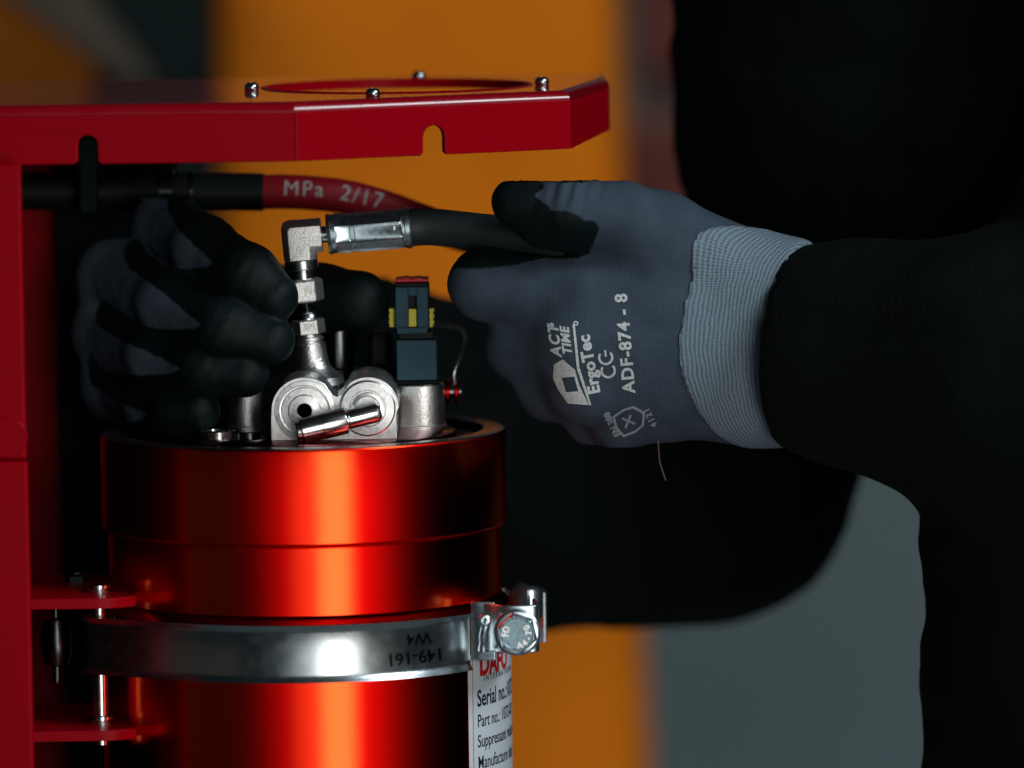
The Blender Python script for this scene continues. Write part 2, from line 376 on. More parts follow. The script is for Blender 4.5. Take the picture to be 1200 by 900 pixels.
def nets(F, lo, hi, h):
    """surface nets over the box lo..hi, then two Newton steps on to the surface"""
    lo = np.array(lo, float); n = np.ceil((np.array(hi) - lo) / h).astype(int) + 1
    ax = [lo[k] + h * np.arange(n[k]) for k in range(3)]
    f = np.empty(n, np.float32)
    for i in range(n[0]):                                             # slab by slab keeps memory small
        yy, zz = np.meshgrid(ax[1], ax[2], indexing='ij')
        pts = np.stack([np.full(yy.size, ax[0][i]), yy.ravel(), zz.ravel()], 1)
        f[i] = F(pts).reshape(n[1], n[2])
    ins = f < 0
    cs = np.zeros(n - 1, int)
    for dx in (0, 1):
        for dy in (0, 1):
            for dz in (0, 1):
                cs += ins[dx:n[0] - 1 + dx, dy:n[1] - 1 + dy, dz:n[2] - 1 + dz]
    mix = (cs > 0) & (cs < 8); cells = np.argwhere(mix); idx = -np.ones(n - 1, int); idx[mix] = np.arange(len(cells))
    acc = np.zeros((len(cells), 3)); cnt = np.zeros(len(cells))
    cor = [(a, b, c) for a in (0, 1) for b in (0, 1) for c in (0, 1)]
    for a in cor:
        for k in range(3):
            if a[k]: continue
            b = list(a); b[k] = 1
            fa = f[tuple((cells + a).T)]; fb = f[tuple((cells + b).T)]; cross = (fa < 0) != (fb < 0)
            t = np.where(cross, fa / np.where(fa == fb, 1, fa - fb), 0)
            pos = np.array(a, float) + t[:, None] * (np.array(b) - np.array(a))
            acc += pos * cross[:, None]; cnt += cross
    v = lo + (cells + acc / cnt[:, None]) * h
    faces = []
    for k in range(3):
        sl0 = [slice(None)] * 3; sl1 = [slice(None)] * 3; sl0[k] = slice(0, n[k] - 1); sl1[k] = slice(1, n[k])
        A, B = ins[tuple(sl0)], ins[tuple(sl1)]
        e = np.argwhere(A != B); u, w_ = (k + 1) % 3, (k + 2) % 3
        ok = (e[:, u] > 0) & (e[:, w_] > 0) & (e[:, u] < n[u] - 1) & (e[:, w_] < n[w_] - 1); e = e[ok]
        q = []
        for du, dw in ((0, 0), (1, 0), (1, 1), (0, 1)):
            c = e.copy(); c[:, u] -= du; c[:, w_] -= dw; q.append(idx[tuple(c.T)])
        q = np.stack(q, 1); flip = A[tuple(e.T)]
        q[~flip] = q[~flip][:, ::-1]
        faces.append(q)
    q = np.concatenate(faces)
    for _ in range(2):
        d = F(v); e = .25 * h
        g = np.stack([(F(v + np.eye(3)[k] * e) - F(v - np.eye(3)[k] * e)) / (2 * e) for k in range(3)], 1)
        v = v - np.clip(d / np.maximum((g * g).sum(1), .2), -h, h)[:, None] * g
    return v, q
def relax(v, q, n):
    """a few rounds of neighbour averaging"""
    e = np.concatenate([q[:, [0, 1]], q[:, [1, 2]], q[:, [2, 3]], q[:, [3, 0]]]); e = np.concatenate([e, e[:, ::-1]])
    cnt = np.bincount(e[:, 0], minlength=len(v))[:, None]
    for _ in range(n):
        v = .4 * v + .6 * np.stack([np.bincount(e[:, 0], v[e[:, 1], k], len(v)) for k in range(3)], 1) / cnt
    return v
def net_obj(name, v, q, material, parent, attrs=None):
    me = bpy.data.meshes.new(name); off = np.array(origin(parent)) if parent else 0
    co_ = (v * U - off).astype(np.float32)
    me.vertices.add(len(v)); me.vertices.foreach_set('co', co_.ravel())
    me.loops.add(q.size); me.loops.foreach_set('vertex_index', q.ravel().astype(np.int32))
    me.polygons.add(len(q)); me.polygons.foreach_set('loop_start', np.arange(0, q.size, 4, dtype=np.int32))
    me.update(calc_edges=True); me.validate()
    for k, a in (attrs or {}).items():
        at = me.attributes.new(k, 'FLOAT', 'POINT'); at.data.foreach_set('value', np.asarray(a, np.float32))
    return finish(me, name, material, parent, smooth=0) if not me.polygons.foreach_set('use_smooth', np.ones(len(q), bool)) else None
def poly_sd(x, y, poly):
    """signed distance to a polygon, positive inside"""
    p = np.array(poly, float); d = np.full(len(x), 1e9); ins = np.zeros(len(x), bool)
    for i in range(len(p)):
        a, b = p[i], p[(i + 1) % len(p)]; e = b - a
        wx, wy = x - a[0], y - a[1]; t = np.clip((wx * e[0] + wy * e[1]) / (e @ e), 0, 1)
        d = np.minimum(d, np.hypot(wx - e[0] * t, wy - e[1] * t))
        c = ((a[1] <= y) & (b[1] > y)) | ((b[1] <= y) & (a[1] > y))
        with np.errstate(divide='ignore', invalid='ignore'):
            ins ^= c & (x < a[0] + (y - a[1]) / (b[1] - a[1] if b[1] != a[1] else 1e9) * e[0])
    return np.where(ins, d, -d)
def to_plan(v):
    """front-view drawing coordinates of points on a part (for marking out the dip line)"""
    d = v - CAM; z = d @ FW
    return 600 + FPX * (d @ RTV) / z, 450 - FPX * (d @ UPV) / z

# ================================================================== SETTING
wl = MB().box((-2500, 2600, -1500), (2500, 2650, 1500)).build('wall', 'wall'); tag(wl, kind='structure')
fl = MB().box((-2500, -1200, -1010), (2500, 2595, -1000)).build('floor', 'floor'); tag(fl, kind='structure')
# ---- orange machine
YB = 1300
mc = thing('machine', 'large orange painted machine standing blurred behind the red bracket', 'machine', P(500, 900, YB) - np.array([0, 0, 300]))
def slab(name, pxs, Y, depth, material, parent, bevel=12):
    q = [P(x, y, Y) for x, y in pxs]
    return MB().add(q + [k + np.array([0, depth, 0]) for k in q],
                    [(3, 2, 1, 0), (4, 5, 6, 7)] + [(i, (i + 1) % 4, 4 + (i + 1) % 4, 4 + i) for i in range(4)]).build(name, material, parent, bevel=bevel, seg=4)
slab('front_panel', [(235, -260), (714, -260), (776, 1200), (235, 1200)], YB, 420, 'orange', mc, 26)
slab('side_panel', [(-420, -260), (150, -260), (150, 1200), (-420, 1200)], YB + 180, 60, 'orange_shaded', mc)
ms = thing('machine_mast', 'black upright post of the machine, left of the orange panel', 'machine mast', P(180, 600, YB - 90))
slab('mast', [(92, -260), (250, -260), (260, 700), (140, 700)], YB - 120, 90, 'mast', ms)
ga = thing('machine_boom', 'grey slanting boom crossing in front of the shaded orange panel, top left', 'machine boom', P(50, 50, YB - 160))
slab('boom_beam', [(-160, -120), (60, -60), (176, 98), (160, 112)], YB - 190, 50, 'grey_arm', ga, 8)
rc = thing('cabinet', 'brown grey cabinet with dull red panels, right of the orange machine', 'cabinet', P(760, 700, 1900))
slab('body', [(640, -260), (900, -260), (900, 520), (640, 520)], 1900, 120, 'brown_grey', rc)
slab('door', [(748, -60), (860, -60), (860, 92), (752, 92)], 1880, 18, 'dull_red', rc, 8)
slab('door', [(722, 140), (860, 140), (860, 420), (722, 420)], 1880, 18, 'dull_red', rc, 8)

# ================================================================== BRACKET
br = thing('mounting_bracket', 'red sheet metal bracket with round hole in its top plate, around the cylinder', 'bracket', P(0, 1000, -60))
hc = P(465, 101, 35); zt = hc[2]
A0 = PZ(-90, 126.5, zt); A1 = PZ(345, 119.5, zt); A2 = PZ(668, 106.0, zt); A3 = PZ(714, 91, zt)
A0[1] = A1[1] + 3
A4 = np.array([A3[0] - 2, 118, zt]); A5 = np.array([A0[0], 118, zt])
path = [A0, A1, A2, A3]
def nrm2(a, b):
    d = (b - a)[:2]; d = d / np.linalg.norm(d); return np.array([d[1], -d[0]])
ns = [nrm2(path[i], path[i + 1]) for i in range(3)]
mit = [ns[0]] + [(ns[i] + ns[i + 1]) / (1 + ns[i] @ ns[i + 1]) for i in range(2)] + [ns[2]]
FR = 4.0                                                     # fold radius
def off(i, o, z): return np.array([path[i][0] + mit[i][0] * o, path[i][1] + mit[i][1] * o, z])
tp = MB()
outer = [off(i, -FR, 0)[:2] for i in range(4)] + [A4[:2], A5[:2]]
hole = [(hc[0] + 53.3 * math.cos(2 * math.pi * k / 96), hc[1] + 53.3 * math.sin(2 * math.pi * k / 96)) for k in range(96)]
vs, fs = flat_shape([outer, hole], 3.2); tp.add([(x, y, z + zt) for x, y, z in vs], fs)
for i in range(3):                                            # the folds, one per bend line
    rows = []
    for k in range(9):
        a = R(90 * k / 8); o_, z_ = -FR + FR * math.sin(a), zt - FR + FR * math.cos(a)
        rows.append([off(i, o_, z_), off(i + 1, o_, z_)])
    for k in range(8, -1, -1):
        a = R(90 * k / 8); o_, z_ = -FR + (FR - 3) * math.sin(a), zt - FR + (FR - 3) * math.cos(a)
        rows.append([off(i, o_, z_), off(i + 1, o_, z_)])
    tp.rings([[r[0] for r in rows], [r[1] for r in rows]])
tp.build('top_plate', 'red_gloss', br)
# rolled lip round the hole
lip = MB()
rr = []
for k in range(97):
    a = 2 * math.pi * k / 96
    rr.append([(hc[0] + r_ * math.cos(a), hc[1] + r_ * math.sin(a), zt + z_) for r_, z_ in ((53.4, -3.4), (51.8, -3.2), (51.6, .0), (52.3, .45), (53.2, .45), (53.9, .05))])
lip.rings(rr, True, False).build('hole_lip', 'red_paint', br)
def flange(i, h, slot, gap0=0.5, gap1=0.0):
    a, b = off(i, 0, 0), off(i + 1, 0, 0); L_ = np.linalg.norm((b - a)[:2]); e = np.array([*((b - a)[:2] / L_), 0])
    x0, x1 = gap0, L_ - gap1
    pts = [(x0, 0), (x0, -h[0])]
    if slot:
        sx, sw, sh = slot; f = (sx - x0) / (x1 - x0); hb = -(h[0] + (h[1] - h[0]) * f)
        pts += [(sx - sw - 1.2, hb), (sx - sw, hb + 1.2)] + [(x, y) for x, y in arc(sx, hb + sh - sw, sw, 180, 0, 14)] + [(sx + sw, hb + 1.2), (sx + sw + 1.2, hb)]
    pts += [(x1, -h[1]), (x1, 0)]
    vs, fs = flat_shape([pts], 3.0)
    c = np.array([ns[i][0], ns[i][1], 0])
    o = MB().add([a * [1, 1, 0] + e * x + np.array([0, 0, zt - FR + y]) + c * (z) for x, y, z in vs], fs).build('flange', 'red_paint', br, smooth=0)
    weld(o); b_ = o.modifiers.new('bevel', 'BEVEL'); b_.width = .5 * U; b_.segments = 2; b_.limit_method = 'ANGLE'; b_.angle_limit = R(40)
    return o
s1 = (P(103, 170, A0[1])[0] - off(0, 0, 0)[0])
flange(0, (18.6, 18.6), (s1, 3.8, 11.0), 0, .25)
a, b = off(1, 0, 0), off(2, 0, 0); ee = (b - a)[:2] / np.linalg.norm((b - a)[:2])
s2 = np.dot((P(509, 165, (A1[1] + A2[1]) / 2) - a)[:2], ee)
flange(1, (18.6, 18.6), (s2, 4.7, 11.5), .25, .2)
flange(2, (18.6, 17.0), None, .2, 0)
# button screws round the hole: one built, three copied
scr = MB(); sp0 = PZ(437, 113, zt)
scr.lathe(sp0, (0, 0, 1), [(0, 2.5), (.3, 2.8), (1.5, 2.85), (2.3, 2.6), (2.9, 2.0), (3.2, 1.4), (3.2, 1.1), (2.4, 1.0)], 24)
so = scr.build('screw', 'dark_steel' if 0 else 'steel', br, smooth=50)
for (x, y) in ((295, 106), (491, 92.5), (635, 99.5)):
    o = so.copy(); C.objects.link(o); o.parent = br; q = PZ(x, y, zt); o.location = so.location + Vector((q - sp0) * U)
# post at the left
p0 = P(30, 192, -78); zb = P(37, 1100, -78)[2]; ztop = P(20, 190.5, -78)[2]
xr = P(32, 500, -78)[0]
seam = P(20, 537, -78)[2]
MB().box((xr - 60, -86, seam + .25), (xr, -82, ztop)).build('post', 'red_paint', br, bevel=1.2, seg=3)
MB().box((xr - 60, -86.4, zb), (xr + .4, -82, seam - .25)).build('post', 'red_paint', br, bevel=1.2, seg=3)
MB().lathe(P(9, 513, -86.4), (0, -1, 0), [(0, 7.6), (.4, 7.6), (.7, 7.2)], 40).build('boss', 'red_paint', br)
# panels behind the cylinder
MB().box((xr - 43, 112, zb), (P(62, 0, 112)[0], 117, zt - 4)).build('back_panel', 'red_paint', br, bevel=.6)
MB().box((xr - 44, -81.5, zb), (xr - 40, 111, zt - 30)).build('side_panel', 'mast', br)  # red bracket interior coloured black in place of its shade
MB().box((P(62.5, 0, 112)[0], 100, zb), (P(205, 0, 112)[0], 118, zt - 4)).build('back_shade_strip', 'mast', br, bevel=1)  # black strip added for the deep shade inside the bracket
# hinge lugs, pin
pin = P(117, 770, -42)
def lug(y, name='lug'):
    z = P(117, y, -42)[2]; x0 = xr - 39.5; x1 = P(161, y, -42)[0]
    pts = [(x0, -62), (pin[0], -62)] + arc(pin[0], -42, 20, -90, 0, 10)[1:] + [(x1 - 2, -20), (x1 - 8, 20), (x0, 20)]
    pts = [(min(x, x1), y_) for x, y_ in pts]
    vs, fs = flat_shape([pts], 4.0)
    o = MB().add([(x, y_, z_ + z) for x, y_, z_ in vs], fs).build(name, 'red_paint', br); weld(o)
    b_ = o.modifiers.new('bevel', 'BEVEL'); b_.width = .8 * U; b_.segments = 3; b_.harden_normals = True; b_.limit_method = 'ANGLE'; b_.angle_limit = R(50)
    return z
zl1, zl2 = lug(694), lug(848)
pz = lambda y: P(117, y, -42)[2]
MB().lathe((pin[0], pin[1], pz(872)), (0, 0, 1), [(0, 3.1), (pz(688) - pz(872), 3.1)], 32).build('hinge_pin', 'steel', br)
for z in (zl1, zl2):
    MB().lathe((pin[0], pin[1], z), (0, 0, 1), [(0, 5.2), (.9, 5.2), (1.1, 4.0), (1.7, 4.0), (1.9, 4.9), (3.0, 4.7), (3.4, 3.4)], 32).build('pin_head', 'steel', br)
bo = P(66, 752, 4)
MB().lathe(bo, (0, 0, 1), [(-9.5, 3.6), (-8.8, 5.0), (-4, 5.9), (0, 6.1), (4, 5.9), (8.8, 5.0), (9.5, 3.6)], 40).build('roller', 'dark_steel', br)
MB().lathe(bo, (0, 0, 1), [(-16, 1.6), (16, 1.6)], 16).build('roller_pin', 'dark_steel', br)
MB().lathe(P(90, 664, -5) * [1, 1, 0] + [0, 0, zl1], (0, 0, 1), [(0, 5), (2.2, 5), (3, 4), (3, 2.4), (2, 2.2)], 6).build('nut', 'dark_steel', br)

# ================================================================== CYLINDER
TX, TY = P(355, 503, 0)[0], 0.0
tc_ = (TX, TY)
RC, RN, RB = 79.2, 76.8, 80.0
zrim = P(355, 503, 0)[2]; zstep = P(355, 641, -RC)[2]
zcl1, zcl2 = P(355, 733, -81)[2], P(355, 800, -81)[2]
zlow = P(355, 1080, -80)[2]
tk = thing('pressure_cylinder', 'red anodised cylinder with a wide cap, held in the bracket', 'cylinder', (TX, TY, zlow))
def cyl(name, prof, m, n=160, parent=tk, smooth=30):
    return MB().lathe((TX, TY, 0), (0, 0, 1), prof, n, caps=False).build(name, m, parent, smooth=smooth, fix=True)
cyl('cap', [(zstep - 2, 74), (zstep, 75), (zstep, RC - 1.0), (zstep + .9, RC), (zrim - 1.2, RC), (zrim - .35, RC - .35)], 'anodised')
cyl('rim', [(zrim - .35, RC - .35), (zrim, RC - 1.2), (zrim, RC - 8.5), (zrim - .5, RC - 9), (zrim - 3.0, RC - 9.2)], 'rim')
cyl('lid', [(zrim - 3.0, RC - 9.2), (zrim - 3.0, RC - 19), (zrim - 1.0, RC - 19.6), (zrim - .7, RC - 20.2), (zrim - .7, 0.01)], 'anod_top')
cyl('collar', [(zstep - 2, 74.2), (zstep - .9, 75.2), (zstep - 1.1, RN), (zcl1 + 3, RN)], 'anodised')
cyl('body', [(zcl1 + 3, RN - 2), (zcl1 + 1, RB - 2), (zcl1 - 1, RB), (zlow, RB), (zlow - 1, RB - 2)], 'anodised')
# label wrapped on the body
lb_a0 = math.asin((545 - 355) / 3 / RB) ; zlt, zlb = P(560, 770, -50)[2], zlow + 4
def onlabel(s, z, lift=.15):
    a = lb_a0 + s / RB; return (TX + (RB + lift) * math.sin(a), TY - (RB + lift) * math.cos(a), z)
W_ = 78
lab = MB(); nn = 40
lab.rings([[onlabel(W_ * i / nn, z) for z in (zlb, zlt)] for i in range(nn + 1)], closed=False, caps=False)
labo = lab.build('label', 'label', tk)
pl = MB(); pl.rings([[onlabel(2.6 + .45 * k, z, .24) for z in (zlb, zlt)] for k in (0, 1)], closed=False, caps=False); pl.build('border_line', 'pink_line', labo)
def label_text(mb, txt, size, s0, y, bold=.0, squeeze=1.0, space=1.0):
    vs, fs = text_mesh(txt, size, bold, align='LEFT', space=space); z = P(575, y, -45)[2]
    mb.add([onlabel(s0 + x * squeeze, z + y_, .27) for x, y_, _ in vs], fs)
tx = MB()
label_text(tx, 'I N T E R N A T I O N A L', 3.2, 10.5, 797, .05)
label_text(tx, 'Serial no.:', 9.0, 5.6, 820, .16, .8); label_text(tx, '1072-118', 9.0, 34, 820, .08, .8)
label_text(tx, 'Part no.: 1072-00', 7.0, 5.6, 846, .05, .8)
label_text(tx, 'Suppressant volume', 7.0, 5.6, 870, .05, .8)
label_text(tx, 'Manufacture date', 7.2, 5.6, 895, .03, .8)
tx.build('lettering', 'ink', labo, smooth=0, fix=False)
tr = MB(); label_text(tr, 'DAFO', 11, 7.5, 782, .5, .95); tr.build('logo', 'red_ink', labo, smooth=0, fix=False)

# ================================================================== HOSE CLAMP on the cylinder
hcmp = thing('hose_clamp', 'steel band clamp with hex bolt around the red cylinder', 'clamp', (TX, TY, zcl2))
zmid, hb = (zcl1 + zcl2) / 2, (zcl1 - zcl2) / 2
RBd = RB + .8
pv = np.array([pin[0] - TX, pin[1] - TY]); dp = np.hypot(*pv); pa = math.degrees(math.atan2(pv[1], pv[0])) % 360
rp = 4.6
al = math.degrees(math.acos((RBd - rp) / dp))                 # outer tangent keeps the pin loop on the same side
ta = pa + al
bp_ = [(RBd * math.cos(R(t)), RBd * math.sin(R(t))) for t in np.linspace(322, ta, 60)]
bp_ += [(pv[0] + rp * math.cos(R(t)), pv[1] + rp * math.sin(R(t))) for t in np.linspace(ta, ta - 250, 22)]
prof = []                                                     # (outward, z): band with slightly rolled edges
zz = [(-hb, 1.5), (-hb + .7, 1.1), (-hb + 1.8, .35), (-hb + 3, 0), (hb - 3, 0), (hb - 1.8, .35), (hb - .7, 1.0), (hb, 1.3)]
prof = [(o_ + .9, z_) for z_, o_ in zz] + [(o_, z_) for z_, o_ in zz[::-1]]
rs = []
for i, (x, y) in enumerate(bp_):
    a_, b_ = bp_[max(0, i - 1)], bp_[min(len(bp_) - 1, i + 1)]; d = np.array([b_[0] - a_[0], b_[1] - a_[1]]); d /= np.linalg.norm(d)
    n_ = np.array([-d[1], d[0]]);  n_ = n_ if i >= 60 or np.dot(n_, (x, y)) > 0 else -n_
    if i >= 60: n_ = np.array([x - pv[0], y - pv[1]]) / rp
    rs.append([(TX + x + n_[0] * o_, TY + y + n_[1] * o_, zmid + z_ + (i / 60) * 0) for o_, z_ in prof])
band = MB().rings(rs).build('band', 'band', hcmp, smooth=40)
bs = []                                                       # back half of the band
for t in np.linspace(175, 20, 50):
    c_, s_ = math.cos(R(t)), math.sin(R(t)); bs.append([(TX + (RBd + o_) * c_, TY + (RBd + o_) * s_, zmid + z_) for o_, z_ in prof])
MB().rings(bs).build('band', 'band', hcmp, smooth=40)
bb = bvh_of(band); em = MB()
lay(em, text_mesh('W4', 6.2, .1), 491, 747, 184, bb, -60, .22); lay(em, text_mesh('149-161', 6.6, .1), 487, 768.5, 186, bb, -60, .22)
em.build('embossed_marking', 'dark_steel', band, smooth=0)
# front housing: curved saddle plate + bolt barrel
bc = P(606, 741, -62); sx0, sx1 = P(556, 741, -58)[0], P(631, 741, -62)[0]
def sect(xs_ys, z0, z1, th, name, m, bevel=.8, z0b=None):
    """sheet bent along a plan path"""
    o_ = []
    for i, (x, y) in enumerate(xs_ys):
        a_, b_ = xs_ys[max(0, i - 1)], xs_ys[min(len(xs_ys) - 1, i + 1)]; d = np.array([b_[0] - a_[0], b_[1] - a_[1]]); d /= np.linalg.norm(d); n_ = np.array([d[1], -d[0]])
        q0 = z0 if z0b is None else z0 + (z0b - z0) * min(1, i / (len(xs_ys) * .5))
        o_.append([(x, y, q0), (x, y, z1), (x - n_[0] * th, y - n_[1] * th, z1), (x - n_[0] * th, y - n_[1] * th, q0)])
    return MB().rings(o_).build(name, m, hcmp, bevel=bevel, seg=2, smooth=40)
zh0, zh1 = P(600, 772, -58)[2], P(600, 709, -58)[2]
pth = bez([(sx0, -47.5), (sx0 + 2, -50.5), (sx0 + 6, -53), (sx0 + 9, -57), (sx0 + 13, -59.5), (sx1 - 3, -59.5), (sx1, -57.5), (sx1 + .3, -50), (sx1 - 1, -38)], 5)
sect(pth, zh0 + 2.4, zh1, 1.3, 'saddle', 'zinc', .5, None)
sect(bez([(sx0 - 1.6, -50.2), (sx0 + .6, -51.0), (sx0 + 4, -51.6), (sx0 + 8, -52)], 4), zh0 - 1.4, zh1 + .6, 1.2, 'saddle_edge', 'zinc', .5)
MB().tube(bez([P(566, 762, -56), P(566.5, 745, -57.5), P(569, 733, -58), P(571, 725, -57.5)], 4), [2.2, 2.0, 1.7, 1.9] + [1.9] * 9, 12).build('pressed_rib', 'zinc', hcmp, smooth=60)
MB().lathe(P(568, 727, -58.5), (0, -1, 0), [(0, 2.6), (1, 2.6), (1.5, 2), (1.5, 1.2), (.6, 1.0)], 24).build('rivet', 'zinc', hcmp, smooth=50)
bolt = thing  # (the bolt is a part of the clamp)
bm_ = MB().lathe(bc, (0, -1, .02), [(-4, 8.9), (0, 9.0), (.9, 8.9), (1.5, 8.2), (1.6, 7.8)], 48)
bolto = bm_.build('bolt', 'zinc', hcmp, smooth=40)
MB().lathe(bc, (0, -1, .02), [(1.3, 8.05), (4.2, 8.05), (5.2, 7.2), (5.5, 6.8), (5.35, 6.4)], 6, rot=R(12)).build('hex_head', 'zinc', bolto, smooth=20, bevel=.35)
MB().lathe(bc, (0, -1, .02), [(5.0, 6.7), (5.65, 6.6), (5.65, 6.2), (5.4, 5.9), (5.35, .01)], 48).build('bolt_face', 'bolt_blue', bolto, smooth=30)
bl = MB()
def ring_letters(txt, r, a0, da, size, inward):
    for k, ch in enumerate(txt):
        a_ = R(a0 + da * k); vs, fs = text_mesh(ch, size, .12, step=9)
        ro = a_ + (math.pi / 2 if inward else -math.pi / 2)
        cx, cz = r * math.cos(a_), r * math.sin(a_)
        bl.add([(bc[0] + cx + x * math.cos(ro) - y * math.sin(ro), bc[1] - 5.75, bc[2] + cz + x * math.sin(ro) + y * math.cos(ro)) for x, y, _ in vs], fs)
ring_letters('A4-70', 4.5, -78, 28, 3.3, True); ring_letters('FD', 4.55, 182, -26, 3.4, False)
bl.build('lettering', 'machined', bolto, smooth=0, fix=False)
# rear lug and bolt shank
rl = P(622, 715, 20)
zr0, zr1 = P(622, 752, 20)[2], P(622, 694, 20)[2]
rx0, rx1 = P(598, 700, 20)[0], P(640, 700, 20)[0]
sect(bez([(rx0 - 3, 30), (rx0 + 2, 22), (rx1 - 4, 20), (rx1 - .5, 18), (rx1, 24), (rx1 - 1, 36)], 5), zr0, zr1, 1.6, 'rear_lug', 'zinc', .6)
MB().lathe((bc[0] + 2, 28, bc[2] + 5), (0, -1, 0), [(0, 3.4), (84, 3.4)], 20).build('bolt_shank', 'zinc', hcmp)
MB().lathe(P(621, 702, 12), (0, 0, 1), [(-7, 5.2), (2, 5.2), (4, 5.0), (4.8, 4.2), (5, .2)], 32).build('trunnion', 'zinc', hcmp)

# ================================================================== VALVE MANIFOLD on the lid
ztopf = zrim - .7
vm = thing('valve_manifold', 'cast metal valve block with two round ports, on top of the red cylinder', 'valve', (TX, -15, ztopf))
YF = -36.0
def q2(px, py, Y=YF): q = P(px, py, Y); return (q[0], q[2])
cl, cr = q2(357, 481), q2(431, 478)
bl_, brt = q2(318, 520), q2(465, 517); zb_ = ztopf
rl_, rr_ = 12.9, 12.0
pts = [(bl_[0], zb_), (brt[0], zb_), (brt[0] , cr[1] - 2)] + arc(cr[0], cr[1], rr_, 0, 125, 16)
vx = (cl[0] + cr[0]) / 2 + .4
pts += [(vx + 1.8, q2(0, 467)[1]), (vx, q2(0, 470)[1]), (vx - 1.8, q2(0, 468)[1])] + arc(cl[0], cl[1], rl_, 52, 180, 16) + [(bl_[0], cl[1] - 3)]
blk = MB().prism(pts, ((0, YF, 0), (1, 0, 0), (0, 0, 1)), 0.0, -46).build('block', 'cast', vm, smooth=40, bevel=.6)
face = MB().prism([(x, z) for x, z in pts], ((0, YF, 0), (1, 0, 0), (0, 0, 1)), 0.05, .5)
face.build('machined_face', 'machined', vm, smooth=40, bevel=.25)
def port(c, prof, name, m='machined'):
    return MB().lathe((c[0], YF - .5, c[1]), (0, -1, 0), prof, 56).build(name, m, vm, smooth=28)
port(cl, [(0, 11.7), (.7, 11.5), (.8, 10.0), (.3, 9.7), (.25, 9.1), (1.2, 8.8), (1.3, 6.4), (1.9, 6.0), (2.1, 3.1), (1.7, 2.8), (-.6, 2.7)], 'port_ring')
port((cl[0], cl[1]), [(.4, 2.65), (.4, .01)], 'port_hole', 'black')
port(cr, [(0, 10.9), (1.3, 10.8), (1.8, 10.2), (1.9, 7.2), (1.2, 6.8), (1.2, 6.3), (2.4, 6.0), (2.6, 5.0), (1.8, 4.6), (1.8, .01)], 'port_ring')
# sealing ring lines / nipple lying out of the right port
n0, n1 = P(440, 484, YF - 7), P(351, 506, YF - 11.5)
dn = n1 - n0; ln = np.linalg.norm(dn)
MB().lathe(n0, dn, [(-2, 2.8), (-1, 3.6), (0, 3.8), (ln * .35, 3.8), (ln * .36, 4.6), (ln * .365, 3.6), (ln * .38, 3.6), (ln * .39, 5.0), (ln * .41, 5.2), (ln * .70, 5.2), (ln * .71, 5.0), (ln * .97, 5.0), (ln * .985, 4.7), (ln * .99, 4.2), (ln * 1.03, 4.1), (ln * 1.045, 3.6)], 48).build('nipple', 'steel', vm, smooth=25)
# bosses
def boss(px, py_b, Y, r, prof, name, m='cast', n=48):
    q = P(px, py_b, Y); return MB().lathe((q[0], Y, ztopf), (0, 0, 1), prof, n).build(name, m, vm, smooth=30)
hbs = P(494, 449, 8)[2] - ztopf
boss(494, 500, 8, 9, [(0, 10.0), (1.2, 10.0), (1.5, 9.4), (hbs - .6, 9.1), (hbs, 8.6), (hbs, 5)], 'boss')
hps = P(289, 455, 8)[2] - ztopf
boss(289, 500, 8, 6, [(0, 7.6), (1.6, 7.6), (1.9, 6.6), (hps - .5, 6.4), (hps, 6)], 'boss')
boss(254, 508, -22, 6, [(0, 7.0), (2.6, 7.0), (3.0, 6.6), (3.0, 3.8), (2.4, 3.6)], 'screw_head', 'steel')
boss(291, 512, -24, 4, [(0, 4.8), (2.2, 4.8), (2.6, 4.2), (2.6, .3)], 'screw_head', 'dark_steel')
hrod = P(397, 385, 36)[2] - ztopf
boss(397, 470, 36, 6, [(0, 9), (10, 9), (10.4, 7.4), (hrod - 16, 7.4), (hrod - 15, 6.6), (hrod, 6.6)], 'rod', 'dark_steel')
hkn = P(446, 388, 32)[2] - ztopf
boss(446, 470, 32, 6, [(0, 7), (hkn - 14, 7), (hkn - 13, 5.2), (hkn - 2, 5.2), (hkn, 4)], 'knob', 'black', 6)

# fitting axis, leaning a little
O = P(357, 345, 0); LE = R(5.2)
ux, uz = np.array([math.cos(R(3.6)), 0, math.sin(R(3.6))]), np.array([-math.sin(LE), 0, math.cos(LE)])
st = MB().lathe(O, uz, [(-36, 12), (-33, 11.5), (-31, 9.0), (-29.5, 7.6), (-27, 6.6), (-24, 6.2), (-19.3, 6.0), (-19, 5.0), (-18.3, 5.0), (-18, 5.6), (-17, 5.5), (-16.6, 4.4), (-15.4, 4.4)], 48)
st.build('stem', 'cast', vm, smooth=30)
hx = MB().lathe(O, uz, [(-15.6, 5.8), (-15.3, 6.7), (-10.2, 6.7), (-9.8, 5.8)], 6, rot=R(4)).build('hex_adapter', 'blasted', vm, smooth=20, bevel=.25)
MB().lathe(O, uz, [(-10, 4.3), (-8.3, 4.2), (-7.0, 3.2)], 32).build('adapter_neck', 'steel', vm)
th = [( -7 + .5 * k, 3.1 + (.5 if k % 2 else 0)) for k in range(10)]
MB().lathe(O, uz, th, 32).build('thread', 'dark_steel', vm)

